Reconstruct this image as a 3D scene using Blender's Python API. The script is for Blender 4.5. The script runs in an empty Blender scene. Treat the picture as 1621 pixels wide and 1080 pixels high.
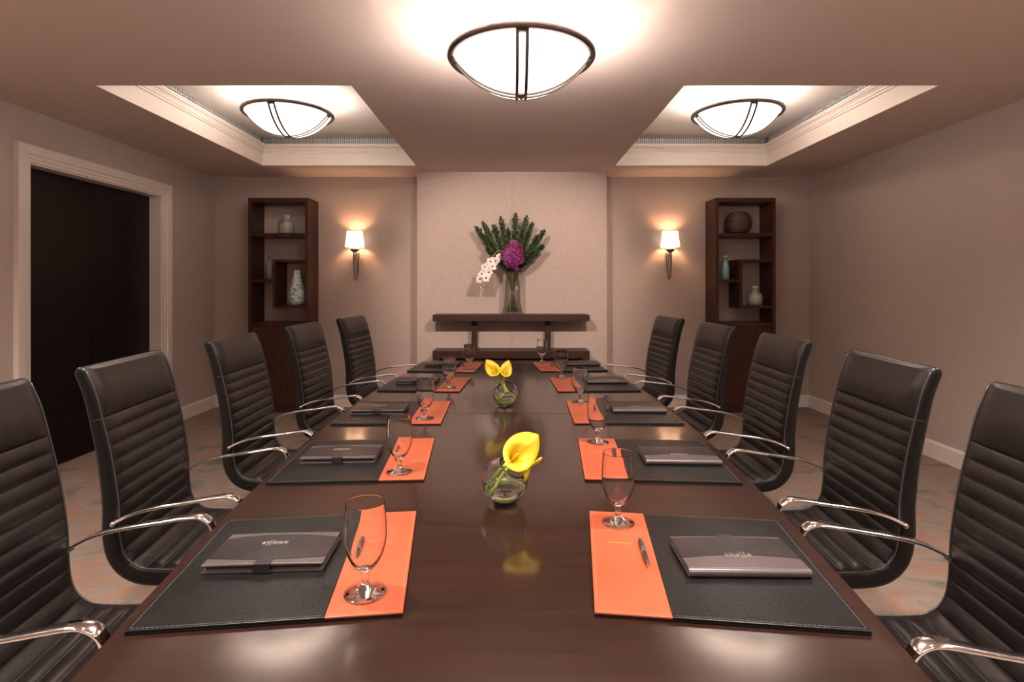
import bpy, bmesh, math, random
from mathutils import Vector, Matrix
PI = math.pi
C = bpy.context.scene.collection
sc = bpy.context.scene
CAMH = 1.38
# ---------------------------------------------------------------- camera, world, exposure
cd = bpy.data.cameras.new('camera'); cam = bpy.data.objects.new('camera', cd); C.objects.link(cam)
cd.sensor_width = 36; cd.lens = 870/1621*36; cd.shift_x = 0.0; cd.shift_y = -89/1621
cd.clip_start = 0.05; cam.location = (0, 0, CAMH); cam.rotation_euler = (PI/2, 0, 0)
sc.camera = cam
w = bpy.data.worlds.new('world'); sc.world = w; w.use_nodes = True
w.node_tree.nodes['Background'].inputs[0].default_value = (0.9, 0.8, 0.75, 1)
w.node_tree.nodes['Background'].inputs[1].default_value = 0.0
sc.view_settings.view_transform = 'Standard'; sc.view_settings.look = 'None'
sc.view_settings.exposure = 1.5; sc.view_settings.gamma = 1
BOWL_E = 1.3          # glow of the opal bowls
BULB_W = 36           # bulbs in the ceiling bowls
FILL_W = 85  # added fill lights overhead
WASH_W = 125  # added spots washing the far wall
SHADE_E = 0.8
SCONCE_W = 2.2
LAMP_COL = (1.0, 0.90, 0.82)
WARM = (1.0, 0.62, 0.36)

# ---------------------------------------------------------------- materials
def nodes(m): return m.node_tree.nodes, m.node_tree.links
def mat(name, col, rough=0.5, metal=0.0, **kw):
    m = bpy.data.materials.new(name); m.use_nodes = True
    b = m.node_tree.nodes['Principled BSDF']
    b.inputs['Base Color'].default_value = (*col, 1); b.inputs['Roughness'].default_value = rough
    b.inputs['Metallic'].default_value = metal
    for k, v in kw.items():
        k = k.replace('_', ' ')
        b.inputs[k].default_value = (v if k == 'Subsurface Radius' else (*v, 1)) if isinstance(v, tuple) else v
    return m
def vary(m, c1, c2, scale, vec=(1, 1, 1), detail=4, bump=0.0, bscale=None, bdist=0.002, rot=(0, 0, 0), dist=0.0, lo=0.35, hi=0.65):
    n, l = nodes(m); b = n['Principled BSDF']
    tc = n.new('ShaderNodeTexCoord'); mp = n.new('ShaderNodeMapping'); mp.inputs['Scale'].default_value = vec; mp.inputs['Rotation'].default_value = rot
    l.new(tc.outputs['Object'], mp.inputs[0])
    t = n.new('ShaderNodeTexNoise'); t.inputs['Scale'].default_value = scale; t.inputs['Detail'].default_value = detail; t.inputs['Distortion'].default_value = dist
    l.new(mp.outputs[0], t.inputs[0])
    r = n.new('ShaderNodeValToRGB'); r.color_ramp.elements[0].position = lo; r.color_ramp.elements[1].position = hi
    r.color_ramp.elements[0].color = (*c1, 1); r.color_ramp.elements[1].color = (*c2, 1)
    l.new(t.outputs[0], r.inputs[0]); l.new(r.outputs[0], b.inputs['Base Color'])
    if bump:
        t2 = n.new('ShaderNodeTexNoise'); t2.inputs['Scale'].default_value = bscale or scale; t2.inputs['Detail'].default_value = 3
        l.new(mp.outputs[0], t2.inputs[0])
        bp = n.new('ShaderNodeBump'); bp.inputs['Strength'].default_value = bump; bp.inputs['Distance'].default_value = bdist
        l.new(t2.outputs[0], bp.inputs['Height']); l.new(bp.outputs[0], b.inputs['Normal'])
    return m
M = {}
M['wall'] = vary(mat('wallpaper_taupe', (0.5, 0.4, 0.35), 0.75), (0.40, 0.315, 0.275), (0.47, 0.375, 0.33), 90, (1, 1, 1), bump=0.25, bscale=160, bdist=0.003)
M['wall_side'] = vary(mat('wallpaper_side', (0.5, 0.4, 0.35), 0.8), (0.46, 0.375, 0.335), (0.51, 0.42, 0.375), 60, (1, 1, 5), bump=0.15, bscale=90, bdist=0.002)
M['ceil'] = mat('ceiling_paint', (0.66, 0.55, 0.505), 0.85)
M['white'] = mat('white_trim_paint', (0.74, 0.66, 0.60), 0.45)
M['tray'] = mat('tray_ceiling_paint', (0.70, 0.66, 0.63), 0.8)
M['dark'] = mat('dark_void', (0.05, 0.045, 0.045), 0.8)
M['grille'] = mat('grille_metal', (0.45, 0.43, 0.42), 0.5, 0.4)
M['table'] = vary(mat('dark_wenge_veneer', (0.03, 0.015, 0.01), 0.35, Specular_IOR_Level=0.2, Coat_Weight=0.9, Coat_Roughness=0.10, Coat_IOR=1.45), (0.0115, 0.0030, 0.0017), (0.0200, 0.0056, 0.0032), 14, (0.25, 4, 4), detail=6, rot=(0, 0, PI/2))
M['tabedge'] = mat('dark_wenge_edge', (0.045, 0.019, 0.012), 0.3)
M['wood'] = vary(mat('dark_mahogany', (0.05, 0.02, 0.014), 0.42, Specular_IOR_Level=0.3), (0.021, 0.0065, 0.004), (0.040, 0.0130, 0.0075), 12, (6, 6, 0.5), detail=5)
M['shelfwood'] = vary(mat('reddish_mahogany', (0.05, 0.02, 0.014), 0.42, Specular_IOR_Level=0.3), (0.040, 0.0115, 0.007), (0.070, 0.022, 0.013), 12, (6, 6, 0.5), detail=5)
M['door'] = vary(mat('black_stained_door', (0.01, 0.007, 0.006), 0.4, Specular_IOR_Level=0.25), (0.003, 0.002, 0.002), (0.007, 0.0045, 0.004), 30, (8, 8, 0.4), bump=0.2, bscale=40, bdist=0.001)
M['leather'] = vary(mat('black_brown_leather', (0.03, 0.022, 0.02), 0.31, Specular_IOR_Level=0.55), (0.0075, 0.0052, 0.0047), (0.011, 0.0078, 0.0072), 8, bump=0.12, bscale=260, bdist=0.0008)
M['leather_side'] = mat('shaded_leather_side', (0.0045, 0.0035, 0.0033), 0.4, Specular_IOR_Level=0.2)  # shade on the chair sides put into a darker leather colour
M['piping'] = mat('leather_piping', (0.03, 0.024, 0.022), 0.35)
M['chrome'] = mat('polished_chrome', (0.86, 0.85, 0.84), 0.08, 1.0)
M['nickel'] = mat('brushed_nickel', (0.42, 0.37, 0.33), 0.3, 1.0)
M['strap'] = mat('dark_brushed_nickel', (0.22, 0.19, 0.17), 0.4, 1.0)
M['plastic'] = mat('black_plastic', (0.02, 0.02, 0.02), 0.5)
M['pad'] = vary(mat('black_pad_leather', (0.02, 0.02, 0.02), 0.33, Specular_IOR_Level=0.22), (0.0050, 0.0045, 0.0043), (0.0090, 0.0082, 0.0079), 6, bump=0.55, bscale=110, bdist=0.0012)
M['orange'] = vary(mat('orange_pad_leather', (0.8, 0.2, 0.08), 0.36), (0.34, 0.060, 0.022), (0.41, 0.078, 0.031), 6, bump=0.3, bscale=110, bdist=0.001)
M['thread'] = mat('stitch_thread', (0.11, 0.09, 0.08), 0.6)
M['othread'] = mat('orange_stitch_thread', (0.62, 0.20, 0.10), 0.6)
M['folio'] = vary(mat('folio_dark_leather', (0.03, 0.025, 0.024), 0.33, Specular_IOR_Level=0.35), (0.012, 0.0085, 0.0082), (0.019, 0.014, 0.0135), 10, bump=0.3, bscale=150, bdist=0.0008)
M['folio_lt'] = mat('folio_mauve_leather', (0.062, 0.044, 0.043), 0.34)
M['paper'] = mat('paper_cream', (0.75, 0.68, 0.6), 0.7)
M['emboss'] = mat('silver_emboss', (0.34, 0.28, 0.26), 0.35, 0.4)
M['oemboss'] = mat('faint_orange_emboss', (0.92, 0.38, 0.2), 0.35)
M['glass'] = mat('clear_glass', (1, 1, 1), 0.0, IOR=1.45, Transmission_Weight=1.0)
m = bpy.data.materials.new('thin_clear_glass'); m.use_nodes = True; n, l = nodes(m); n.clear()
out = n.new('ShaderNodeOutputMaterial'); mx = n.new('ShaderNodeMixShader'); tr = n.new('ShaderNodeBsdfTransparent'); gl = n.new('ShaderNodeBsdfGlossy')
tr.inputs[0].default_value = (0.975, 0.98, 0.975, 1); gl.inputs['Roughness'].default_value = 0.01; gl.inputs['Color'].default_value = (1, 1, 1, 1)
lw = n.new('ShaderNodeLayerWeight'); lw.inputs['Blend'].default_value = 0.5
pw = n.new('ShaderNodeMath'); pw.operation = 'POWER'; pw.inputs[1].default_value = 2.2; l.new(lw.outputs['Facing'], pw.inputs[0])
ma = n.new('ShaderNodeMath'); ma.operation = 'MULTIPLY_ADD'; ma.inputs[1].default_value = 0.85; ma.inputs[2].default_value = 0.06; l.new(pw.outputs[0], ma.inputs[0])
l.new(ma.outputs[0], mx.inputs[0]); l.new(tr.outputs[0], mx.inputs[1]); l.new(gl.outputs[0], mx.inputs[2]); l.new(mx.outputs[0], out.inputs[0])
M['thin'] = m
M['goblet'] = mat('fine_goblet_glass', (1, 1, 1), 0.0, IOR=1.36, Transmission_Weight=1.0)
M['water'] = mat('water', (0.97, 1.0, 0.97), 0.0, IOR=1.33, Transmission_Weight=1.0)
M['yellow'] = mat('calla_yellow', (0.62, 0.43, 0.010), 0.45, Subsurface_Weight=0.15, Subsurface_Radius=(0.02, 0.015, 0.004))
M['spadix'] = mat('calla_spadix', (0.85, 0.40, 0.02), 0.7)
M['cstem'] = mat('calla_stem_green', (0.38, 0.50, 0.08), 0.4)
M['leaf'] = vary(mat('ruscus_leaf', (0.04, 0.09, 0.02), 0.45), (0.018, 0.036, 0.012), (0.06, 0.10, 0.035), 25)
M['stem'] = mat('woody_stem', (0.10, 0.055, 0.03), 0.6)
M['purple'] = vary(mat('purple_orchid', (0.3, 0.02, 0.25), 0.5), (0.045, 0.004, 0.08), (0.28, 0.035, 0.15), 30)
M['white_petal'] = mat('white_orchid', (0.72, 0.67, 0.62), 0.5)
M['magenta'] = mat('orchid_lip', (0.40, 0.02, 0.07), 0.5)
M['teal'] = mat('teal_glass', (0.45, 0.80, 0.84), 0.12, Transmission_Weight=0.5)
M['smoke'] = mat('smoky_glass', (0.55, 0.50, 0.42), 0.15, Transmission_Weight=0.6)
M['jar'] = mat('frosty_jar_glass', (0.80, 0.87, 0.82), 0.12, Transmission_Weight=0.7)
M['sand'] = mat('white_sand', (0.85, 0.75, 0.65), 0.9)
M['swirl'] = vary(mat('teal_white_swirl', (0.7, 0.8, 0.75), 0.15), (0.10, 0.27, 0.25), (0.82, 0.90, 0.84), 34, (1, 1, 2.2), detail=2, rot=(0.8, 0.4, 0), dist=0.5, lo=0.38, hi=0.50)
M['brownball'] = mat('ribbed_brown_wood', (0.085, 0.045, 0.03), 0.42)
def emis(name, col, s):
    m = mat(name, col, 0.5)
    b = m.node_tree.nodes['Principled BSDF']; b.inputs['Emission Color'].default_value = (*col, 1); b.inputs['Emission Strength'].default_value = s
    return m
M['bowl'] = emis('opal_glass_lit', LAMP_COL, BOWL_E)
M['bulb'] = emis('bulb_glow', LAMP_COL, 12)
M['shade'] = emis('lit_fabric_shade', (1.0, 0.80, 0.58), SHADE_E)
# carpet
m = mat('patterned_carpet', (0.3, 0.2, 0.15), 0.95); n, l = nodes(m); b = n['Principled BSDF']
tc = n.new('ShaderNodeTexCoord'); mp = n.new('ShaderNodeMapping'); mp.inputs['Scale'].default_value = (0.8, 1.3, 1); mp.inputs['Rotation'].default_value = (0, 0, 0.5)
l.new(tc.outputs['Object'], mp.inputs[0])
t1 = n.new('ShaderNodeTexNoise'); t1.inputs['Scale'].default_value = 3.2; t1.inputs['Detail'].default_value = 9; t1.inputs['Roughness'].default_value = 0.68; t1.inputs['Distortion'].default_value = 0.8
l.new(mp.outputs[0], t1.inputs[0])
r = n.new('ShaderNodeValToRGB'); e = r.color_ramp.elements
e[0].position = 0.33; e[0].color = (0.105, 0.083, 0.068, 1); e[1].position = 0.68; e[1].color = (0.27, 0.222, 0.188, 1)
for p_, c_ in ((0.42, (0.19, 0.148, 0.12)), (0.49, (0.245, 0.185, 0.148)), (0.55, (0.26, 0.142, 0.092)), (0.60, (0.22, 0.162, 0.13))):
    x = e.new(p_); x.color = (*c_, 1)
l.new(t1.outputs[0], r.inputs[0])
t2 = n.new('ShaderNodeTexNoise'); t2.inputs['Scale'].default_value = 220; t2.inputs['Detail'].default_value = 2
l.new(tc.outputs['Object'], t2.inputs[0])
mx = n.new('ShaderNodeMixRGB'); mx.blend_type = 'OVERLAY'; mx.inputs[0].default_value = 0.5
l.new(r.outputs[0], mx.inputs[1]); l.new(t2.outputs[0], mx.inputs[2]); l.new(mx.outputs[0], b.inputs['Base Color'])
bp = n.new('ShaderNodeBump'); bp.inputs['Strength'].default_value = 0.5; bp.inputs['Distance'].default_value = 0.004
l.new(t2.outputs[0], bp.inputs['Height']); l.new(bp.outputs[0], b.inputs['Normal'])
M['carpet'] = m

# ---------------------------------------------------------------- mesh helpers
class MB:
    def __init__(s): s.v = []; s.f = []; s.s = []
    def add(s, vs, fs, smooth=False):
        o = len(s.v); s.v += [tuple(p) for p in vs]; s.f += [tuple(i+o for i in f) for f in fs]; s.s += [smooth]*len(fs); return s
    def box(s, x0, x1, y0, y1, z0, z1, mtx=None):
        vs = [Vector((x, y, z)) for z in (z0, z1) for y in (y0, y1) for x in (x0, x1)]
        if mtx: vs = [mtx @ v for v in vs]
        return s.add(vs, [(0, 2, 3, 1), (4, 5, 7, 6), (0, 1, 5, 4), (2, 6, 7, 3), (0, 4, 6, 2), (1, 3, 7, 5)])
    def rings(s, rs, closed=True, cap=(True, True), smooth=True, loop=False):
        n = len(rs[0]); vs = [p for r in rs for p in r]; fs = []
        m = len(rs)
        for i in range(m if loop else m-1):
            j0 = (i+1) % m
            for j in range(n if closed else n-1):
                k = (j+1) % n
                fs.append((i*n+j, i*n+k, j0*n+k, j0*n+j))
        if not loop:
            if cap[0]: fs.append(tuple(range(n-1, -1, -1)))
            if cap[1]: fs.append(tuple((m-1)*n+j for j in range(n)))
        return s.add(vs, fs, smooth)
    def lathe(s, prof, seg=32, c=(0, 0, 0), mtx=None, cap=(False, False)):
        rs = []
        for r_, z in prof:
            ring = [Vector((r_*math.cos(2*PI*k/seg), r_*math.sin(2*PI*k/seg), z)) for k in range(seg)]
            if mtx: ring = [mtx @ p for p in ring]
            rs.append([p+Vector(c) for p in ring])
        return s.rings(rs, cap=cap)
    def tube(s, pts, rad, seg=8, flat=None, up=(0, 0, 1)):
        pts = [Vector(p) for p in pts]; rs = []; up = Vector(up)
        for i, p in enumerate(pts):
            t = (pts[min(i+1, len(pts)-1)]-pts[max(i-1, 0)]).normalized()
            a = t.cross(up)
            if a.length < 1e-4: a = t.cross(Vector((1, 0.01, 0)))
            a.normalize(); b_ = a.cross(t).normalized()
            r_ = rad[i] if isinstance(rad, (list, tuple)) else rad
            fx = flat or (1, 1)
            rs.append([p+a*(math.cos(2*PI*k/seg)*r_*fx[0])+b_*(math.sin(2*PI*k/seg)*r_*fx[1]) for k in range(seg)])
        return s.rings(rs)
    def build(s, name, m, parent=None, bevel=0, seg=2, subsurf=0):
        me = bpy.data.meshes.new(name); me.from_pydata(s.v, [], s.f)
        for p, q in zip(me.polygons, s.s): p.use_smooth = q
        bm = bmesh.new(); bm.from_mesh(me); bmesh.ops.remove_doubles(bm, verts=bm.verts, dist=1e-6)
        bmesh.ops.recalc_face_normals(bm, faces=bm.faces)
        if bevel: 
            es = [e for e in bm.edges if len(e.link_faces) == 2 and e.calc_face_angle(0) > 0.6]
            bmesh.ops.bevel(bm, geom=es, offset=bevel, segments=seg, affect='EDGES', profile=0.5)
        bm.to_mesh(me); bm.free()
        ms = m if isinstance(m, list) else [m]
        for q in ms: me.materials.append(q)
        o = bpy.data.objects.new(name, me); C.objects.link(o)
        if parent: o.parent = parent
        return o
def spline(pts, n=8):
    pts = [Vector(p) for p in pts]; out = []
    P = [2*pts[0]-pts[1]]+pts+[2*pts[-1]-pts[-2]]
    for i in range(1, len(P)-2):
        a, b_, c, d = P[i-1:i+3]
        for k in range(n):
            t = k/n
            out.append(0.5*((2*b_)+(c-a)*t+(2*a-5*b_+4*c-d)*t*t+(3*b_-a-3*c+d)*t**3))
    out.append(pts[-1]); return out
def tag(o, label=None, cat=None, group=None, kind=None):
    if label: o['label'] = label
    if cat: o['category'] = cat
    if group: o['group'] = group
    if kind: o['kind'] = kind
    return o
def thing(name, label, cat, loc=(0, 0, 0), rz=0, group=None):
    o = bpy.data.objects.new(name, None); C.objects.link(o); o.location = loc; o.rotation_euler = (0, 0, rz)
    o.empty_display_size = 0.05
    return tag(o, label, cat, group)
def dup(root, loc, rz, label):
    def cp(o, par):
        c = o.copy(); C.objects.link(c)
        if par: c.parent = par
        for ch in o.children: cp(ch, c)
        return c
    r_ = cp(root, None); r_.location = loc; r_.rotation_euler = (0, 0, rz); r_['label'] = label
    return r_
def struct(o): o['kind'] = 'structure'; return o
def R(d): return math.radians(d)

# ---------------------------------------------------------------- room
XL, XR, YB, YC, YF, HC = -3.36, 3.36, 6.21, 5.93, -3.0, 2.60
HT = 2.885
T = 0.15
struct(MB().box(XL-T, XR+T, YF-T, YB+T, -0.1, 0).build('floor', M['carpet']))
DY0, DY1, DH = 3.82, 5.27, 2.235
mb = MB()
mb.box(XL-T, XL, YF, DY0, 0, 3.0); mb.box(XL-T, XL, DY1, YB, 0, 3.0); mb.box(XL-T, XL, DY0, DY1, DH, 3.0)
struct(mb.build('wall_left', M['wall_side']))
struct(MB().box(XR, XR+T, YF, YB, 0, 3.0).build('wall_right', M['wall_side']))
mb = MB(); mb.box(XL-T, XR+T, YB, YB+T, 0, 3.0); mb.box(-1.023, 1.023, YC, YB, 0, 2.62)
struct(mb.build('wall_back', M['wall']))
struct(MB().box(XL-T, XR+T, YF-T, YF, 0, 3.0).build('wall_front', M['wall_side']))
# wallpaper seams: fine recessed lines
for x0 in (0.0,):
    struct(MB().box(x0-0.001, x0+0.001, YC-0.0008, YC+0.001, 0.14, HC).build('trim_9', M['thread']))
# ceiling with two tray openings
TR = [(-2.55, -0.98), (1.05, 2.61)]; TY0, TY1 = 3.36, 5.62
xs = [XL-T, TR[0][0], TR[0][1], TR[1][0], TR[1][1], XR+T]; ys = [YF-T, TY0, TY1, YB+T]
mb = MB()
for i in range(5):
    for j in range(3):
        if j == 1 and i in (1, 3): continue
        mb.box(xs[i], xs[i+1], ys[j], ys[j+1], HC, HC+0.03)
struct(mb.build('ceiling', M['ceil']))
def rect_loop(x0, x1, y0, y1, prof):      # profile (inset, z) swept round a rectangle
    rs = []
    for (sx, sy) in ((0, 0), (1, 0), (1, 1), (0, 1)):
        ring = []
        for d, z in prof:
            ring.append(Vector(((x1-d) if sx else (x0+d), (y1-d) if sy else (y0+d), z)))
        rs.append(ring)
    return rs
for k, (x0, x1) in enumerate(TR):
    z0 = HC
    prof = [(-0.02, z0+0.033), (0.0015, z0+0.033), (0.0015, z0-0.0005), (0.004, z0-0.0005), (0.004, z0+0.125), (0.012, z0+0.128), (0.012, z0+0.142), (0.018, z0+0.146), (0.022, z0+0.160), (0.032, z0+0.176), (0.044, z0+0.184), (0.044, z0+0.192), (0.052, z0+0.195), (0.052, z0+0.207), (0.0, z0+0.209), (-0.02, z0+0.209)]
    mb = MB(); mb.rings(rect_loop(x0, x1, TY0, TY1, prof), loop=True, smooth=False)
    struct(mb.build('trim_%d' % (k+1), M['white']))
    # grille band: dark backing with fine vertical bars
    mb = MB(); g0, g1 = HC+0.208, HT
    mb.rings(rect_loop(x0, x1, TY0, TY1, [(-0.02, g0), (-0.02, g1), (-0.03, g1), (-0.03, g0)]), loop=True, smooth=False)
    struct(mb.build('trim_%d' % (k+3), M['dark']))
    mb = MB()
    n_ = int((x1-x0)/0.022)
    for i in range(n_):
        xx = x0+(i+0.5)*0.022
        for yy in (TY0-0.01, TY1+0.01): mb.box(xx-0.005, xx+0.005, yy-0.004, yy+0.004, g0, g1)
    for i in range(int((TY1-TY0)/0.022)):
        yy = TY0+(i+0.5)*0.022
        for xx in (x0-0.01, x1+0.01): mb.box(xx-0.004, xx+0.004, yy-0.005, yy+0.005, g0, g1)
    for zz in (g0+0.026, g0+0.052):
        for yy in (TY0-0.01, TY1+0.01): mb.box(x0-0.01, x1+0.01, yy-0.005, yy+0.003, zz-0.004, zz+0.004)
        for xx in (x0-0.01, x1+0.01): mb.box(xx-0.003, xx+0.003, TY0-0.01, TY1+0.01, zz-0.004, zz+0.004)
    struct(mb.build('trim_%d' % (k+5), M['grille']))
    struct(MB().box(x0-0.06, x1+0.06, TY0-0.06, TY1+0.06, HT, HT+0.03).build('ceiling', M['tray']))
# baseboards
def base_prof(mb, x0, y0, x1, y1, nx, ny):
    prof = [(0, 0), (0.016, 0), (0.016, 0.118), (0.010, 0.128), (0.006, 0.137), (0, 0.138)]
    mb.rings([[Vector((x+nx*d, y+ny*d, z)) for d, z in prof] for x, y in ((x0, y0), (x1, y1))], smooth=False)
mb = MB(); base_prof(mb, XL, YF, XL, DY0-0.10, 1, 0); base_prof(mb, XL, DY1+0.125, XL, YB, 1, 0)
struct(mb.build('baseboard_left', M['white']))
mb = MB(); base_prof(mb, XR, YF, XR, YB, -1, 0); struct(mb.build('baseboard_right', M['white']))
mb = MB(); base_prof(mb, XL, YB, -1.023, YB, 0, -1); base_prof(mb, 1.023, YB, XR, YB, 0, -1); base_prof(mb, -1.023, YC, 1.023, YC, 0, -1)
base_prof(mb, -1.023, YC, -1.023, YB, -1, 0); base_prof(mb, 1.023, YC, 1.023, YB, 1, 0)
struct(mb.build('baseboard_back', M['white']))
mb = MB(); base_prof(mb, XL, YF, XR, YF, 0, 1); struct(mb.build('baseboard_front', M['white']))
# door casing (stepped) and doors
def casing(mb, prof):
    # U-shaped sweep: prof (offset outward from the opening, depth out of the wall)
    rs = []
    for y, z, oy, oz in ((DY0, 0, -1, 0), (DY0, DH, -1, 1), (DY1, DH, 1, 1), (DY1, 0, 1, 0)):
        rs.append([Vector((XL+d, y+oy*o_, z+oz*o_)) for o_, d in prof])
    mb.rings(rs, smooth=False)
mb = MB(); casing(mb, [(0, -0.0), (0, 0.014), (0.022, 0.014), (0.026, 0.02), (0.048, 0.022), (0.054, 0.03), (0.10, 0.034), (0.115, 0.034), (0.118, 0.0)])
struct(mb.build('trim_7', M['white']))
mb = MB(); mb.box(XL-T, XL, DY0-0.001, DY0+0.012, 0, DH); mb.box(XL-T, XL, DY1-0.012, DY1+0.001, 0, DH); mb.box(XL-T, XL, DY0, DY1, DH-0.012, DH+0.001)
struct(mb.build('trim_8', M['white']))
yc = (DY0+DY1)/2
for k, (a, b_) in enumerate(((DY0+0.013, yc-0.0015), (yc+0.0015, DY1-0.013))):
    d = struct(MB().box(XL-0.15, XL-0.108, a, b_, 0.006, DH-0.014).build('door_%d' % (k+1), M['door'], bevel=0.002))

# ---------------------------------------------------------------- ceiling bowl lamps
def make_bowl_lamp():
    t = thing('ceiling_lamp', 'x', 'ceiling light', group='opal glass bowl lights on the ceiling')
    # origin at ring centre
    r0, d0 = 0.322, 0.178; Rr = (r0*r0+d0*d0)/(2*d0); am = math.asin(r0/Rr)
    prof = [(Rr*math.sin(am*k/18)+1e-5, -d0+Rr-Rr*math.cos(am*k/18)) for k in range(19)]
    inner = [(max(r_-0.004, 1e-5), z+0.006) for r_, z in prof[::-1]]
    MB().lathe(prof+inner, 56).build('bowl', M['bowl'], t)
    mb = MB(); mb.lathe([(0.322, -0.012), (0.345, -0.014), (0.352, -0.004), (0.350, 0.010), (0.340, 0.016), (0.322, 0.014), (0.322, -0.012)], 64)
    mb.build('ring', M['strap'], t)
    for ax in range(2):
        mb = MB(); hw = 0.011
        for off in (-0.021, 0.021):
            rs = []
            for k in range(-30, 31):
                a = am*k/30; ro = Rr+0.004; ri = Rr+0.001
                c = -d0+Rr
                sec = []
                for rr, ww in ((ri, -0.007), (ro+0.004, -0.007), (ro+0.004, 0.007), (ri, 0.007)):
                    p = Vector((off+ww, rr*math.sin(a), c-rr*math.cos(a)))
                    if ax: p = Vector((p.y, p.x, p.z))
                    sec.append(p)
                rs.append(sec)
            mb.rings(rs, smooth=False)
        for k in (-29, 29):
            a = am*k/30; c = -d0+Rr; p = Vector((0, (Rr+0.004)*math.sin(a), c-(Rr+0.004)*math.cos(a)))
            if ax: p = Vector((p.y, 0, p.z)); mb.box(p.x-0.008, p.x+0.008, -0.024, 0.024, p.z-0.01, p.z+0.012)
            else: mb.box(-0.024, 0.024, p.y-0.008, p.y+0.008, p.z-0.01, p.z+0.012)
        mb.build('strap', M['strap'], t)
    MB().lathe([(1e-5, -d0-0.022), (0.006, -d0-0.02), (0.009, -d0-0.012), (0.02, -d0-0.010), (0.026, -d0-0.004), (0.026, -d0+0.001), (1e-5, -d0+0.002)], 20).build('finial', M['nickel'], t)
    MB().tube([(0, 0, -d0+0.01), (0, 0, 0.135)], 0.008, 10).build('stem', M['nickel'], t)
    mb = MB()
    for k in range(3):
        a = PI/6+k*2*PI/3
        mb.tube([(0.02*math.cos(a), 0.02*math.sin(a), 0.10), (0.2*math.cos(a), 0.2*math.sin(a), 0.045), (0.335*math.cos(a), 0.335*math.sin(a), 0.006)], 0.004, 8)
    mb.build('arm', M['nickel'], t)
    MB().lathe([(1e-5, 0.105), (0.06, 0.107), (0.068, 0.118), (0.07, 0.137), (1e-5, 0.1375)], 32).build('canopy', M['white'], t)
    for k in range(3):
        a = PI/2+k*2*PI/3; px, py = 0.11*math.cos(a), 0.11*math.sin(a)
        MB().lathe([(1e-5, 0.045), (0.014, 0.04), (0.026, 0.02), (0.027, -0.0), (0.018, -0.03), (0.012, -0.045), (1e-5, -0.046)], 16, c=(px, py, 0.0)).build('bulb', M['bulb'], t)
    L = bpy.data.lights.new('lamp_light', 'POINT'); L.energy = BULB_W; L.color = LAMP_COL; L.shadow_soft_size = 0.09
    lo = bpy.data.objects.new('lamp_light', L); C.objects.link(lo); lo.parent = t; lo.location = (0, 0, 0.02)
    return t
lamp0 = make_bowl_lamp()
lamp0.location = (0.044, 2.62, HC-0.1375)
lamp0['label'] = 'large opal glass bowl ceiling light nearest the camera, over middle of table'
side_light = None
for bx, sd in ((-1.79, 'left'), (1.80, 'right')):
    lm = dup(lamp0, (bx, 4.40, HT-0.1375), 0, 'opal glass bowl ceiling light in the %s ceiling recess' % sd)
    for c_ in lm.children:
        if c_.type == 'LIGHT':
            if side_light is None: side_light = c_.data.copy(); side_light.energy = 11
            c_.data = side_light
dup(lamp0, (0.044, -1.3, HC-0.1375), 0, 'added opal glass bowl fill light on the ceiling behind the camera')  # extra copy of the bowl lamp, added out of view for fill
def make_fill_light():  # unseen ceiling lights added to brighten the room
    t = thing('added_fill_light', 'x', 'ceiling light', group='added fill lights on the ceiling out of view')
    MB().lathe([(0.062, 0.0), (0.078, -0.001), (0.080, -0.004), (0.076, -0.007), (0.060, -0.004), (0.054, 0.03), (0.062, 0.03), (0.062, 0.0)], 32).build('trim_ring', M['white'], t)
    MB().lathe([(1e-5, 0.024), (0.055, 0.024), (0.055, 0.027), (1e-5, 0.027)], 32).build('lens', M['bulb'], t)
    L = bpy.data.lights.new('fill_light', 'SPOT'); L.energy = FILL_W; L.color = LAMP_COL; L.shadow_soft_size = 0.05; L.spot_size = R(150); L.spot_blend = 0.8
    lo = bpy.data.objects.new('fill_light', L); C.objects.link(lo); lo.parent = t; lo.location = (0, 0, -0.012)
    return t
dl = make_fill_light(); dl['label'] = 'added fill light in the ceiling behind the camera, by the left wall'
first = True
for bx in (-2.3, 0.9, -0.9, 2.3):
    for by in (-0.6, 1.35):
        if first: dl.location = (bx, by, HC); first = False
        else: dup(dl, (bx, by, HC), 0, 'added fill light in the ceiling %s the camera, %s' % ('behind' if by < 0 else 'just ahead of', {-2.3: 'by the left wall', -0.9: 'left of middle', 0.9: 'right of middle', 2.3: 'by the right wall'}[bx]))
def make_wallwasher():  # unseen spots added to wash the console wall and cast shelf shadows
    t = thing('added_wall_spot', 'x', 'ceiling light', group='added spotlights out of view aimed at the far wall')
    MB().lathe([(0.052, 0.0), (0.066, -0.001), (0.068, -0.004), (0.064, -0.007), (0.050, -0.004), (0.045, 0.028), (0.052, 0.028), (0.052, 0.0)], 32).build('trim_ring', M['white'], t)
    MB().lathe([(1e-5, 0.020), (0.045, 0.020), (0.045, 0.025), (1e-5, 0.025)], 32).build('lens', M['bulb'], t)
    L = bpy.data.lights.new('spotlight', 'SPOT'); L.energy = WASH_W; L.color = (1.0, 0.80, 0.68); L.shadow_soft_size = 0.03; L.spot_size = R(46); L.spot_blend = 0.7
    lo = bpy.data.objects.new('spotlight', L); C.objects.link(lo); lo.parent = t; lo.location = (0, 0, -0.015)
    return t, lo
wl, lo = make_wallwasher(); wl['label'] = 'left added unseen ceiling spotlight above the table aimed at the console wall'
wl.location = (-0.62, 2.05, HC); lo.rotation_euler = Vector((0.62, 3.88, -1.2)).to_track_quat('-Z', 'Y').to_euler()
w2_ = dup(wl, (0.70, 2.05, HC), 0, 'right added unseen ceiling spotlight above the table aimed at the console wall')
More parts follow.
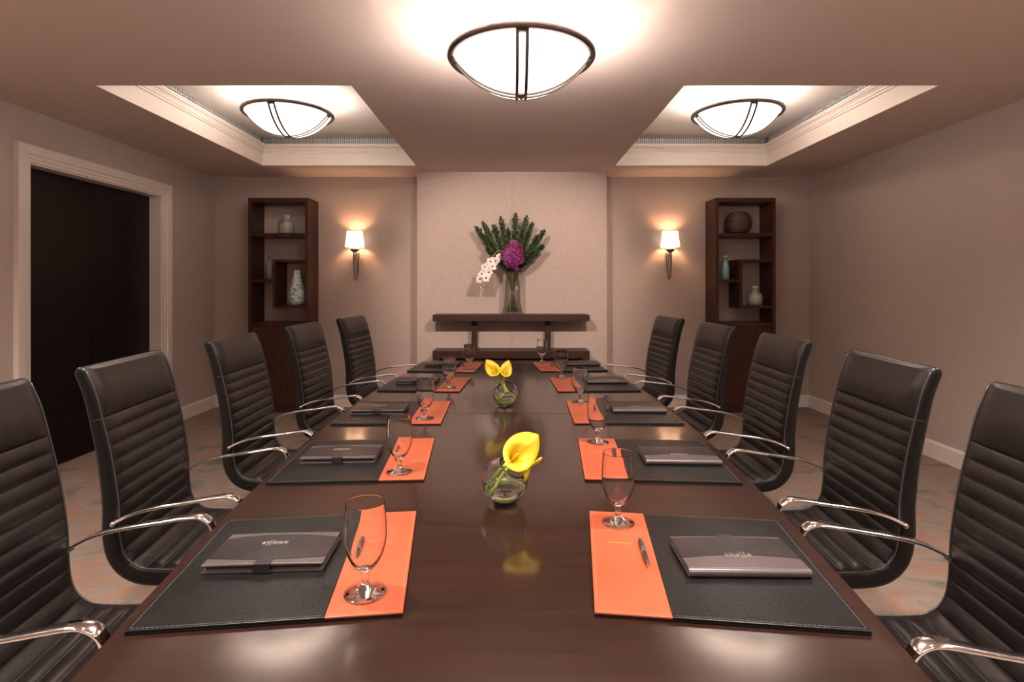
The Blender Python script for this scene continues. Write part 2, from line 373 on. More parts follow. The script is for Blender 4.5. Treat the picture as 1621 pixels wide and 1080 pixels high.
for c_ in w2_.children:
    if c_.type == 'LIGHT': c_.rotation_euler = Vector((-0.70, 3.88, -1.2)).to_track_quat('-Z', 'Y').to_euler()

# ---------------------------------------------------------------- wall sconces
def make_sconce():
    t = thing('wall_sconce', 'x', 'wall lamp', group='wall sconces either side of the console')
    # origin on the wall surface at height of shade bottom; +(-y) is out of the wall
    def sq(rx, ry, z, n=7):
        pts = []
        for k in range(32):
            a = 2*PI*k/32; c_, s_ = math.cos(a), math.sin(a)
            e_ = 2/n
            pts.append(Vector((rx*math.copysign(abs(c_)**e_, c_), -0.085+ry*math.copysign(abs(s_)**e_, s_), z)))
        return pts
    outer = [(0.099, 0.068, 0.0), (0.093, 0.063, 0.045), (0.087, 0.058, 0.09), (0.082, 0.054, 0.14), (0.080, 0.052, 0.178)]
    rs = [sq(*o_) for o_ in outer]+[sq(o_[0]-0.002, o_[1]-0.002, o_[2]) for o_ in outer[::-1]]
    MB().rings(rs, loop=True).build('lamp_shade', M['shade'], t)
    for z, rx, ry in ((0.0, 0.1, 0.069), (0.178, 0.081, 0.053)):
        MB().rings([sq(rx+dx, ry+dx, z+dz) for dx, dz in ((0.0, -0.002), (0.002, 0), (0.0, 0.002), (-0.003, 0.002), (-0.003, -0.002))], loop=True, smooth=False).build('shade_trim', M['nickel'], t)
    mb = MB()
    mb.lathe([(1e-5, 0.02), (0.012, 0.018), (0.022, 0.0), (0.046, -0.012), (0.052, -0.022), (0.046, -0.04), (0.028, -0.055), (0.012, -0.062), (1e-5, -0.063)], 28, c=(0, -0.085, 0))
    mb.build('cup', M['nickel'], t)
    mb = MB(); pr = [(0.019, -0.05), (0.024, -0.09), (0.025, -0.15), (0.023, -0.21), (0.018, -0.28), (0.012, -0.34), (0.010, -0.355), (0.0, -0.365)]
    rs = [[Vector((max(r_, 1e-4)*math.cos(2*PI*k/20), -0.048+max(r_, 1e-4)*1.2*math.sin(2*PI*k/20)-(0.035 if z > -0.06 else 0.02 if z > -0.1 else 0.01), z)) for k in range(20)] for r_, z in pr]
    mb.rings(rs); mb.build('stem', M['nickel'], t)
    mb = MB(); mb.box(-0.03, 0.03, -0.012, 0, -0.25, -0.06); mb.box(-0.012, 0.012, -0.05, -0.01, -0.20, -0.12); mb.build('backplate', M['nickel'], t, bevel=0.003)
    MB().lathe([(1e-5, 0.018), (0.01, 0.02), (0.011, 0.045), (0.014, 0.055), (0.014, 0.068), (1e-5, 0.078)], 14, c=(0, -0.085, 0)).build('bulb', M['bulb'], t)
    L = bpy.data.lights.new('sconce_light', 'POINT'); L.energy = SCONCE_W; L.color = WARM; L.shadow_soft_size = 0.016
    lo = bpy.data.objects.new('sconce_light', L); C.objects.link(lo); lo.parent = t; lo.location = (0, -0.085, 0.100)
    return t
s0 = make_sconce(); s0.location = (-1.752, YB, CAMH+0.42)
s0['label'] = 'lit wall sconce with white shade, left of the console beside left shelf unit'
dup(s0, (1.762, YB, CAMH+0.42), 0, 'lit wall sconce with white shade, right of the console beside right shelf unit')

# ---------------------------------------------------------------- shelf units
def make_shelf_unit():
    t = thing('shelf_unit', 'x', 'shelf unit', group='tall dark wood shelf units on the back wall')
    W, D_, H = 0.645, 0.31, 2.315; th = 0.036
    # origin front-left-bottom at x=0,y=0 front, y=D_ wall
    def part(name, *b, bev=0.0015, m='shelfwood'): return MB().box(*b).build(name, M[m], t, bevel=bev)
    part('side_panel', 0, th, 0, D_, 0.0, H); part('side_panel', W-th, W, 0, D_, 0.0, H)
    part('top_panel', th, W-th, 0, D_, H-0.045, H)
    zs = lambda h: CAMH+h
    part('shelf', th, W-th, 0.004, D_, zs(0.520), zs(0.555))
    part('shelf', th, 0.262, 0.004, D_, zs(0.028), zs(0.058))
    part('shelf', 0.292, W-th, 0.004, D_, zs(0.245), zs(0.275))
    part('shelf', 0.292, W-th, 0.004, D_, zs(-0.255), zs(-0.225))
    part('divider', 0.262, 0.292, 0.004, D_, zs(-0.255), zs(0.275))
    part('cabinet_top', th, W-th, 0.0, D_, zs(-0.445), zs(-0.408))
    part('cabinet_back', th, W-th, D_-0.012, D_, 0.08, zs(-0.445))
    d = MB().box(th+0.002, W-th-0.002, 0.004, 0.024, 0.10, zs(-0.449)).build('door', M['shelfwood'], t, bevel=0.002)
    part('plinth', th, W-th, 0.03, 0.05, 0.0, 0.095)
    part('cabinet_floor', th, W-th, 0.025, D_-0.012, 0.08, 0.097)
    return t
YS = YB-0.312
u0 = make_shelf_unit(); u0.location = (-2.832, YS, 0)
u0['label'] = 'tall dark wood shelf unit at left of back wall, holding swirled vase'
dup(u0, (2.185, YS, 0), 0, 'tall dark wood shelf unit at right of back wall, holding ribbed round vase')
# ornaments
def lathe_thing(name, label, cat, loc, prof, m, seg=32, group=None):
    t = thing(name, label, cat, loc, group=group); MB().lathe(prof, seg).build('body', m, t); return t
def jar(x, z, s, label, fill):
    t = thing('glass_jar', label, 'jar', (x, YS+0.14, z))
    p = [(1e-5, 0.0), (0.068, 0.0), (0.078, 0.008), (0.080, 0.03), (0.080, 0.10), (0.074, 0.122), (0.055, 0.138), (0.038, 0.146), (0.036, 0.160), (0.05, 0.166), (0.052, 0.171), (0.044, 0.174), (0.032, 0.172), (0.031, 0.146), (0.05, 0.130), (0.072, 0.10), (0.073, 0.012), (1e-5, 0.010)]
    MB().lathe([(a*s, b_*s) for a, b_ in p], 36).build('body', M['jar'], t)
    q = [(1e-5, 0.150), (0.028, 0.152), (0.030, 0.176), (0.034, 0.18), (0.040, 0.192), (0.040, 0.205), (0.030, 0.214), (1e-5, 0.217)]
    MB().lathe([(a*s, b_*s) for a, b_ in q], 28).build('stopper', M['jar'], t)
    if fill: MB().lathe([(1e-5, 0.0115*s), (0.071*s, 0.0135*s), (0.071*s, 0.075*s), (0.03*s, 0.083*s), (1e-5, 0.079*s)], 28).build('sand', M['sand'], t)
    return t
SH1, SHM, SHR = CAMH+0.555, CAMH+0.058, CAMH-0.225
jar(-2.475, SH1+0.0005, 1.0, 'clear stoppered glass jar on top shelf of the left unit', False)
jar(2.60+0.07, SHR+0.0005, 1.0, 'clear glass jar half filled with pale sand on lower shelf of right unit', True)
def bottle(x, z, h, label, m, cap):
    t = thing('glass_bottle', label, 'bottle', (x, YS+0.14, z)); r_ = 0.043
    p = [(1e-5, 0), (r_*0.9, 0), (r_, 0.006), (r_, 0.5*h), (r_*0.85, 0.62*h), (r_*0.45, 0.71*h), (r_*0.40, 0.9*h), (r_*0.55, 0.91*h), (r_*0.55, 0.95*h), (r_*0.36, 0.95*h), (r_*0.33, 0.72*h), (r_*0.75, 0.6*h), (r_*0.9, 0.5*h), (r_*0.9, 0.012), (1e-5, 0.01)]
    MB().lathe(p, 28).build('body', m, t)
    MB().lathe([(1e-5, 0.90*h), (r_*0.32, 0.90*h), (r_*0.34, 0.953*h), (r_*0.5, 0.957*h), (r_*0.52, 1.0*h), (1e-5, 1.003*h)], 20).build('stopper', M[cap], t)
    MB().lathe([(1e-5, 0.013), (r_*0.86, 0.014), (r_*0.86, 0.42*h), (1e-5, 0.42*h)], 24).build('contents', M['teal'] if cap == 'sand' else M['smoke'], t)
bottle(-2.665, SHM+0.0005, 0.26, 'slim smoky glass bottle on middle shelf of the left unit', M['smoke'], 'smoke')
bottle(2.345, SHM+0.0005, 0.26, 'slim pale teal bottle with white stopper on the right unit', M['teal'], 'sand')
t = thing('swirled_vase', 'teardrop vase with teal and white swirls in left unit box', 'vase', (-2.36, YS+0.14, SHR+0.0005))
MB().lathe([(1e-5, 0), (0.05, 0.0), (0.068, 0.012), (0.086, 0.05), (0.090, 0.095), (0.083, 0.15), (0.068, 0.21), (0.052, 0.27), (0.040, 0.32), (0.034, 0.36), (0.038, 0.384), (0.034, 0.386), (0.029, 0.36), (0.035, 0.32), (0.05, 0.25), (0.05, 0.02), (1e-5, 0.02)], 40).build('body', M['swirl'], t)
t = thing('ribbed_vase', 'round dark brown ribbed vase on top shelf of right unit', 'vase', (2.49, YS+0.155, SH1+0.0005))
pr = [(1e-5, 0), (0.09, 0.0)]
for k in range(121):
    a = -1.13+(1.13+1.22)*k/120
    rr = 0.142*(math.cos(a)**0.8 if math.cos(a) > 0 else 0)+0.006*abs(math.sin(k*PI/8))
    pr.append((max(rr, 0.05), 0.122+0.132*math.sin(a)/math.sin(1.22)*0.93))
pr += [(0.045, pr[-1][1]-0.004), (0.04, 0.2), (1e-5, 0.19)]
MB().lathe(pr, 48).build('body', M['brownball'], t)

# ---------------------------------------------------------------- console on back wall
t = thing('console_table', 'two-tier dark wood console against the middle of back wall', 'console table', (-0.009, YC, 0))
W2 = 0.805; CD = 0.30
def cp(name, *b): return MB().box(*b).build(name, M['wood'], t, bevel=0.002)
cp('top_shelf', -W2, W2, -CD, -0.002, 1.006, 1.07)
cp('lower_shelf', -W2, W2, -CD, -0.002, 0.625, 0.70)
for x in (-0.385, 0.385): cp('post', x-0.03, x+0.03, -0.17, -0.10, 0.70, 1.006)
for x in (-W2+0.035, W2-0.035):
    for y in (-CD+0.035, -0.04): cp('leg', x-0.034, x+0.034, y-0.034, y+0.034, 0, 0.625)
cp('back_rail', -W2+0.07, W2-0.07, -0.05, -0.025, 0.50, 0.624)

# ---------------------------------------------------------------- flower vase and arrangement on the console
VX, VY, VZ = 0.005, 5.77, 1.0705
t = thing('glass_vase', 'tall clear cylinder glass vase on the console holding cut stems', 'vase', (VX, VY, VZ))
MB().lathe([(1e-5, 0), (0.104, 0), (0.108, 0.004), (0.108, 0.43), (0.102, 0.43), (0.101, 0.022), (1e-5, 0.02)], 48).build('body', M['thin'], t)
rnd = random.Random(4)
def w2(px, py, D_): return Vector(((px-810)*D_/870, D_, CAMH+(451-py)*D_/870))
tips = [(752, 358, 5.70), (763, 351, 5.62), (768, 372, 5.58), (780, 356, 5.72), (792, 343, 5.66), (803, 362, 5.60), (816, 337, 5.70), (828, 360, 5.58), (834, 341, 5.66), (843, 352, 5.72), (853, 372, 5.60), (862, 364, 5.68), (860, 388, 5.64), (846, 398, 5.56), (770, 392, 5.60), (818, 352, 5.74)]
def leaf_cluster(mb, p, d, ln, wd, tw):
    d = d.normalized(); s_ = d.cross(Vector((math.sin(tw), math.cos(tw), 0.3))).normalized(); nn = d.cross(s_)
    a = [p, p+d*ln*0.35+s_*wd+nn*0.003, p+d*ln*0.7+s_*wd*0.8, p+d*ln, p+d*ln*0.7-s_*wd*0.8, p+d*ln*0.35-s_*wd+nn*0.003, p+d*ln*0.4-nn*0.003]
    mb.add(a, [(0, 1, 6), (1, 2, 6), (2, 3, 6), (3, 4, 6), (4, 5, 6), (5, 0, 6)], True)
hor = ['leftmost', 'second from the left', 'third from the left', 'fourth from the left', 'fifth from the left', 'sixth from the left', 'seventh from the left', 'eighth from the left', 'eighth from the right', 'seventh from the right', 'sixth from the right', 'fifth from the right', 'fourth from the right', 'third from the right', 'second from the right', 'rightmost']
tips.sort()
for i, (px, py, D_) in enumerate(tips):
    tip = w2(px, py, D_)
    ang = i*2.399; mouth = Vector((VX+(tip.x-VX)*0.17, VY-0.01+(tip.y-VY)*0.4, VZ+0.43)); mouth.x = max(VX-0.09, min(VX+0.09, mouth.x)); mouth.y = max(VY-0.06, mouth.y)
    bot = Vector((VX-(mouth.x-VX)*0.8+0.012*math.cos(ang), VY+0.03*math.sin(ang), VZ+0.028))
    t = thing('greenery_sprig', 'green leafy sprig in the console vase, %s of the fan' % hor[i], 'greenery', tuple(bot), group='green sprigs fanned in the console vase')
    path = spline([bot, mouth, mouth.lerp(tip, 0.5)+Vector((0.0, 0, 0.01)), tip], 8)
    path = [p-bot for p in path]
    MB().tube(path, [0.0042-0.0028*k/(len(path)-1) for k in range(len(path))], 6).build('stem', M['stem'], t)
    mb = MB(); N = 190; top = path[8:]
    L_ = len(top)-1
    for k in range(N):
        f = 0.02+0.98*(k/N)**0.9; q = f*L_; i0 = min(int(q), L_-1); p = top[i0].lerp(top[i0+1], q-i0); ax = (top[i0+1]-top[i0]).normalized()
        a = k*2.4+rnd.random()*0.6
        side = ax.cross(Vector((0, 1, 0.1))).normalized(); nn = ax.cross(side)
        d = side*math.cos(a)+nn*math.sin(a)+ax*(0.7+rnd.random()*0.6)
        env = min(1, (1-f)*5+0.35)*(0.6+0.4*min(1, f*3))
        pp = p+(side*math.cos(a)+nn*math.sin(a))*0.010*env*rnd.random()
        leaf_cluster(mb, pp, d, (0.028+0.022*rnd.random())*env, 0.008*env+0.002, a)
    mb.build('leaves', M['leaf'], t)
# purple orchid bunch
def blossom_mesh(name, m, m2, s, npet=5):
    mb = MB()
    for k in range(npet):
        a = 2*PI*k/npet; ca, sa = math.cos(a), math.sin(a); wd = s*(0.50 if k % 2 else 0.38)
        prof_ = [(0.06, 0.1, 0.0), (0.35, 0.8, 0.10), (0.65, 1.0, 0.16), (0.9, 0.6, 0.10), (1.0, 0.05, 0.02)]
        vs = []
        for r_, ww, z in prof_:
            for sg in (-1, 0, 1):
                lx, ly, lz = r_*s, sg*ww*wd, (z-(0.10*abs(sg)*ww))*s
                vs.append((lx*ca-ly*sa, lx*sa+ly*ca, lz))
        fs = [(i*3+j, i*3+j+1, (i+1)*3+j+1, (i+1)*3+j) for i in range(4) for j in range(2)]
        mb.add(vs, fs, True)
    nf = len(mb.f)
    mb.lathe([(1e-5, 0.0), (s*0.16, s*0.05), (s*0.2, s*0.2), (s*0.1, s*0.34), (1e-5, s*0.38)], 8)
    o = mb.build(name, [m, m2])
    for i, p in enumerate(o.data.polygons):
        p.material_index = 0
    for p in o.data.polygons:
        c = p.center
        if math.hypot(c.x, c.y) < s*0.19 and c.z > s*0.015 and len(p.vertices) >= 3 and max((o.data.vertices[v].co.xy.length for v in p.vertices)) <= s*0.205: p.material_index = 1
    return o
pc = w2(811, 404, 5.56)
t = thing('purple_orchids', 'bunch of purple orchid blossoms at the front of the console vase', 'flowers', (VX-0.01, VY-0.02, VZ+0.03))
base = t.location.copy()
MB().tube(spline([(0, 0, 0), (0.01, -0.03, 0.40), (pc.x-base.x, pc.y-base.y+0.09, pc.z-base.z-0.09), (pc.x-base.x, pc.y-base.y+0.02, pc.z-base.z+0.02)], 8), 0.005, 8).build('stem', M['cstem'], t)
b0 = blossom_mesh('blossom', M['purple'], M['magenta'], 0.040); first = True
for k in range(84):
    z = 1-2*(k+0.5)/84; a = k*2.39996; rr = math.sqrt(1-z*z)
    d = Vector((rr*math.cos(a), rr*math.sin(a), z))
    if d.y > 0.65: continue
    o = b0 if first else b0.copy()
    if not first: C.objects.link(o)
    first = False
    o.parent = t
    o.location = pc-base+Vector((d.x*0.10, d.y*0.075, d.z*0.125))*(0.66+0.52*rnd.random())
    o.rotation_euler = (d+Vector((rnd.uniform(-.9, .9), -0.3, rnd.uniform(-.9, .9)))).to_track_quat('Z', 'Y').to_euler()
# white orchid spray
t = thing('white_orchid_spray', 'white orchid spray with dark lips hanging left of the console vase', 'flowers', (VX-0.02, VY-0.03, VZ+0.03))
base = t.location.copy()
fl = [(791, 407, 5.60), (784, 413, 5.56), (776, 414, 5.53), (779, 422, 5.50), (767, 423, 5.50), (773, 431, 5.47), (762, 434, 5.50), (769, 440, 5.46), (759, 442, 5.50)]
cen = [w2(*f) for f in fl]
sp_ = [Vector((0, 0, 0)), Vector((-0.03, -0.03, 0.43)), w2(793, 398, 5.62)-base, w2(779, 406, 5.60)-base, w2(766, 425, 5.56)-base, w2(761, 450, 5.56)-base]
MB().tube(spline(sp_, 8), 0.003, 8).build('stem', M['cstem'], t)
w0 = blossom_mesh('blossom', M['white_petal'], M['magenta'], 0.046)
for k, c_ in enumerate(cen):
    o = w0 if k == 0 else w0.copy()
    if k: C.objects.link(o)
    o.parent = t; o.location = c_-base
    o.rotation_euler = (Vector((rnd.uniform(-.7, .5), -1, rnd.uniform(-.4, .5))).to_track_quat('Z', 'Y').to_matrix() @ Matrix.Rotation(rnd.uniform(0, 6), 3, 'Z')).to_euler()
for k, (px, py) in enumerate(((763, 449), (761, 456))):
    c_ = w2(px, py, 5.55)-base
    MB().lathe([(1e-5, -0.014), (0.007, -0.007), (0.009, 0.002), (1e-5, 0.014)], 10, c=c_).build('bud', M['white_petal'], t)

# ---------------------------------------------------------------- conference table
TX, TZ, TC, TL = -0.018, 0.74, 2.66, 1.985
def hw(y): return 0.83-0.165*((y-TC)/1.98)**2
table = thing('conference_table', 'long dark glossy boat-shaped boardroom table in the middle of room', 'table', (TX, TC, 0))
def top_piece(y0, y1, inset, z0, z1, m, name, bev):
    n_ = 24; mb = MB()
    left = [(-(hw(y)-inset), y-TC) for y in [y0+(y1-y0)*k/n_ for k in range(n_+1)]]
    right = [(-a, b_) for a, b_ in left][::-1]
    loop = left+right; N = len(loop)
    vs = [(a, b_, z0) for a, b_ in loop]+[(a, b_, z1) for a, b_ in loop]
    fs = [tuple(range(N-1, -1, -1)), tuple(range(N, 2*N))]
    mb.add(vs, fs, False)
    mb.add(vs, [(i, (i+1) % N, N+(i+1) % N, N+i) for i in range(N)], False)
    return mb.build(name, m, table, bevel=bev)
SEAM = 2.73
top_piece(TC-TL, SEAM-0.0008, 0, TZ-0.045, TZ, M['table'], 'tabletop', 0.003)
top_piece(SEAM+0.0008, TC+TL, 0, TZ-0.045, TZ, M['table'], 'tabletop', 0.003)
top_piece(TC-TL+0.12, TC+TL-0.12, 0.14, TZ-0.10, TZ-0.0452, M['tabedge'], 'apron', 0)
for y in (-1.15, 0, 1.15):
    MB().box(-0.30, 0.30, y-0.16, y+0.16, 0.05, TZ-0.10).build('pedestal', M['wood'], table, bevel=0.006)
    MB().box(-0.36, 0.36, y-0.22, y+0.22, 0.0, 0.05).build('foot', M['wood'], table, bevel=0.004)

# ---------------------------------------------------------------- place settings
ordn = ['nearest the camera', 'second from the front', 'third from the front', 'fourth from the front', 'farthest from the camera']
PADL = [(-0.487, 1.268, 6.8), (-0.552, 2.008, 4.0), (-0.579, 2.743, 0.8), (-0.546, 3.520, -3.2), (-0.504, 4.250, -5.2)]
PADR = [(0.436, 1.268, 6.8), (0.504, 2.010, 4.2), (0.540, 2.749, 1.0), (0.514, 3.520, -2.6), (0.438, 4.275, -5.0)]
PW, PD, PT = 0.50, 0.478, 0.0085
def stitches(mb, x0, y0, x1, y1, z, pitch=0.0085, ln=0.0055, wd=0.0011):
    d = Vector((x1-x0, y1-y0, 0)); L_ = d.length; d.normalize(); nn = Vector((-d.y, d.x, 0))
    for k in range(int(L_/pitch)):
        p = Vector((x0, y0, 0))+d*(pitch*(k+0.3)); q = p+d*ln
        vs = [p-nn*wd/2, q-nn*wd/2, q+nn*wd/2, p+nn*wd/2]
        vs = [Vector((v.x, v.y, z)) for v in vs]+[Vector((v.x, v.y, z+0.0006)) for v in vs]
        mb.add(vs, [(0, 3, 2, 1), (4, 5, 6, 7), (0, 1, 5, 4), (1, 2, 6, 5), (2, 3, 7, 6), (3, 0, 4, 7)])
def make_pad(side):   # side=+1: orange strip on +x (left places), -1: on -x
    t = thing('desk_pad', 'x', 'desk pad', group='black and orange leather desk pads along the table')
    ow = 0.147; s = side
    xb = sorted((-s*PW/2, s*(PW/2-ow)))
    MB().box(-PW/2, PW/2, -PD/2, PD/2, 0, 0.0035).build('backing', M['pad'], t, bevel=0.0008)
    MB().box(xb[0], xb[1], -PD/2, PD/2, 0.0045, PT).build('black_panel', M['pad'], t, bevel=0.0012)
    xo = sorted((s*(PW/2-ow), s*PW/2))
    MB().box(xo[0], xo[1], -PD/2, PD/2, 0.0045, PT).build('orange_strip', M['orange'], t, bevel=0.0012)['label'] = 'orange leather strip'
    MB().box(-PW/2+0.004, PW/2-0.004, -PD/2+0.004, PD/2-0.004, 0.003, 0.005).build('core', M['plastic'], t)
    e_ = 0.006; mb = MB()
    stitches(mb, -s*(PW/2-e_), -PD/2+e_, s*(PW/2-ow), -PD/2+e_, PT-0.0002); stitches(mb, -s*(PW/2-e_), PD/2-e_, s*(PW/2-ow), PD/2-e_, PT-0.0002)
    stitches(mb, -s*(PW/2-e_), -PD/2+e_, -s*(PW/2-e_), PD/2-e_, PT-0.0002)
    mb.build('stitching', M['thread'], t)
    mb = MB()
    stitches(mb, s*(PW/2-e_), -PD/2+e_, s*(PW/2-ow), -PD/2+e_, PT-0.0002); stitches(mb, s*(PW/2-e_), PD/2-e_, s*(PW/2-ow), PD/2-e_, PT-0.0002)
    stitches(mb, s*(PW/2-e_), -PD/2+e_, s*(PW/2-e_), PD/2-e_, PT-0.0002)
    mb.build('stitching', M['othread'], t)
    mb = MB(); q = random.Random(7); x = s*(PW/2-ow/2)-0.03
    for k in range(9):
        h_ = 0.004+0.006*q.random(); mb.box(x, x+0.0012, 0.055-h_/2, 0.055+h_/2, PT-0.0002, PT+0.0002); mb.box(x, x+0.004, 0.055+h_/2-0.001, 0.055+h_/2, PT-0.0002, PT+0.0002); x += 0.0065
    mb.build('emblem', M['oemboss'], t)
    return t
def emblem(mb, z, sgn):
    # fine looping characters in a short row, pressed into the cover
    q = random.Random(3); x = -0.030
    for k in range(9):
        a = 0.012 if k in (2, 3) else 0.005+0.003*q.random()
        pts = [(x+q.uniform(-.002, .002), -a, 0), (x+q.uniform(-.001, .003), a*0.2, 0), (x+q.uniform(0, .004), a, 0)]
        mb.tube([((p[0])*sgn, p[1]*sgn, z) for p in pts], 0.00055, 5)
        mb.tube([((x-0.002)*sgn, a*0.3*sgn, z), ((x+0.0055)*sgn, (a*0.45)*sgn, z)], 0.0005, 5)
        if k % 2 == 0:
            mb.tube([((x+0.0025+0.0025*math.cos(u))*sgn, (-a*0.2+0.0028*math.sin(u))*sgn, z) for u in [j*2*PI/8 for j in range(9)]], 0.0005, 5)
        x += 0.0066
def make_folio(opening):      # opening: True = clasp side towards -y, else spine towards -y
    t = thing('leather_folio', 'x', 'folio', group='leather folios on the desk pads')
    W, D_ = 0.262, 0.152; s = 1 if opening else -1
    def slab(name, x0, x1, y0, y1, z0, z1, m, bow=0.0, bev=0.0018):
        n_ = 14; mb = MB(); L_ = []
        for k in range(n_+1):
            x = x0+(x1-x0)*k/n_; L_.append((x, y0))
        for k in range(n_, -1, -1):
            x = x0+(x1-x0)*k/n_; L_.append((x, y1))
        N = len(L_)
        vs = [(a, b_*s, z0) for a, b_ in L_]
        zz = lambda a, b_: z1+bow*(1-(2*a/W)**2)
        vs += [(a, b_*s, zz(a, b_)) for a, b_ in L_]
        fs = []
        for i in range(N): fs.append((i, (i+1) % N, N+(i+1) % N, N+i))
        for k in range(n_):
            fs.append((k, k+1, N-2-k, N-1-k)); fs.append((N+k, N+N-1-k, N+N-2-k, N+k+1))
        return mb.add(vs, fs).build(name, m, t, bevel=bev)
    slab('back_cover', -W/2, W/2, -D_/2, D_/2, 0, 0.0035, M['folio_lt'])
    slab('pages', -W/2+0.008, W/2-0.008, -D_/2+0.008, D_/2-0.004, 0.0037, 0.0135, M['plastic'], bev=0)
    slab('front_cover', -W/2, W/2, -D_/2, D_/2, 0.0138, 0.0185, M['folio_lt'], 0.0015, 0.002)
    # rounded spine at +y (local, times s)
    mb = MB(); rs = []
    for x in (-W/2, W/2):
        rs.append([Vector((x, s*(D_/2-0.003+0.009*math.cos(a)), 0.0092+0.0093*math.sin(a))) for a in [(-PI/2+PI*k/10) for k in range(11)]])
    mb.rings(rs, closed=False, cap=(False, False)); mb.build('spine', M['folio_lt'], t)
    # dark upper panel with two arched seams
    n_ = 20; mb = MB(); vs = []
    x0, x1 = -W/2+0.001, W/2-0.001
    for k in range(n_+1):
        x = x0+(x1-x0)*k/n_; u = 1-(2*x/W)**2
        if opening: ylo, yhi = -D_/2+0.030-0.012*u, D_/2-0.030+0.018*u
        else: ylo, yhi = -D_/2+0.012-0.004*u, D_/2-0.048+0.002-0.012*u
        zt = 0.0187+0.0015*u
        for (y, z) in ((ylo, zt-0.001), (ylo, zt+0.0009), (yhi, zt+0.0009), (yhi, zt-0.001)): vs.append((x, y*s, z))
    fs = [(i*4+j, i*4+(j+1) % 4, (i+1)*4+(j+1) % 4, (i+1)*4+j) for i in range(n_) for j in range(4)]+[(0, 1, 2, 3), tuple(n_*4+j for j in (3, 2, 1, 0))]
    mb.add(vs, fs); mb.build('cover_panel', M['folio'], t)
    mb = MB(); emblem(mb, 0.0212, 1 if opening else -1); e_ = mb.build('emblem', M['emboss'], t); e_.scale = (1.0, 1.25, 1); e_.location = (-0.005, 0.020*s, 0); e_['label'] = 'silver emblem'
    if opening or True:
        mb = MB(); ly = -D_/2*s
        ys_ = sorted((ly-0.006*s, ly+0.022*s))
        mb.box(-0.018, 0.018, ys_[0], ys_[1], 0.0195, 0.0215)
        a_, b2 = sorted((ly-0.006*s, ly-0.0035*s)); mb.box(-0.018, 0.018, a_, b2, 0.001, 0.0213)
        mb.build('closure_tab', M['folio'], t, bevel=0.0006)
    return t
def make_pen():
    t = thing('pen', 'x', 'pen', group='pens on the orange pad strips')
    r_ = 0.0055; L_ = 0.133
    rot = Matrix.Rotation(PI/2, 4, 'X')      # axis z -> -y
    def lt(name, prof, m):
        MB().lathe(prof, 16, c=(0, 0, r_), mtx=rot).build(name, m, t)
    lt('barrel', [(1e-5, -0.062), (r_*0.8, -0.061), (r_, -0.055), (r_, -0.002), (1e-5, -0.001)], M['plastic'])
    lt('grip', [(1e-5, 0.003), (r_*0.97, 0.003), (r_*0.9, 0.04), (r_*0.6, 0.056), (1e-5, 0.0565)], M['plastic'])
    lt('band', [(1e-5, -0.003), (r_*1.05, -0.003), (r_*1.05, 0.004), (1e-5, 0.004)], M['chrome'])
    lt('tip', [(1e-5, 0.052), (r_*0.66, 0.053), (0.0012, 0.066), (1e-5, 0.070)], M['chrome'])
    mb = MB(); mb.box(-0.0014, 0.0014, 0.02, 0.062, r_*2+0.0008, r_*2+0.002); mb.box(-0.0014, 0.0014, 0.057, 0.062, r_*1.5, r_*2+0.002); mb.build('clip', M['chrome'], t)
    return t
def make_goblet():
    t = thing('water_goblet', 'x', 'glass', group='empty stemmed water glasses on the pads')
    MB().lathe([(1e-5, 0.0), (0.041, 0.0), (0.0435, 0.0012), (0.0430, 0.003), (0.030, 0.0062), (0.016, 0.0105), (0.0085, 0.018), (0.0070, 0.028), (0.0072, 0.038), (0.0095, 0.046), (1e-5, 0.0475)], 40).build('foot', M['glass'], t)
    o_ = [(1e-5, 0.0455), (0.0095, 0.0465), (0.019, 0.053), (0.029, 0.066), (0.037, 0.084), (0.0415, 0.102), (0.0432, 0.120), (0.0428, 0.140), (0.0412, 0.162), (0.0399, 0.1845), (0.0398, 0.1856), (0.03955, 0.1862)]
    i_ = [(0.03925, 0.1862), (0.0390, 0.1856), (0.0389, 0.1845), (0.0402, 0.162), (0.0414, 0.140), (0.0416, 0.120), (0.0398, 0.103), (0.0350, 0.086), (0.0265, 0.069), (0.016, 0.058), (1e-5, 0.0545)]
    MB().lathe(o_+i_, 48).build('bowl', M['goblet'], t)
    return t
GL = [(-0.300, 1.125), (-0.379, 1.852), (-0.410, 2.595), (-0.385, 3.366), (-0.318, 4.10)]
GR = [(0.281, 1.457), (0.344, 2.200), (0.365, 2.952), (0.336, 3.742), (0.243, 4.46)]
FL_ = [(-0.552, 1.292, 3.0), (-0.622, 2.030, 3.0), (-0.660, 2.762, 1.0), (-0.612, 3.585, -2.0), (-0.543, 4.310, -4.0)]
FR_ = [(0.514, 1.272, 1.0), (0.605, 2.012, 2.5), (0.631, 2.795, 1.0), (0.607, 3.600, -1.5), (0.557, 4.375, -3.0)]
proto = {}
def place(key, maker, loc, rz, label):
    if key not in proto:
        o = maker(); proto[key] = o; o.location = loc; o.rotation_euler = (0, 0, rz); o['label'] = label
    else: o = dup(proto[key], loc, rz, label)
    return o
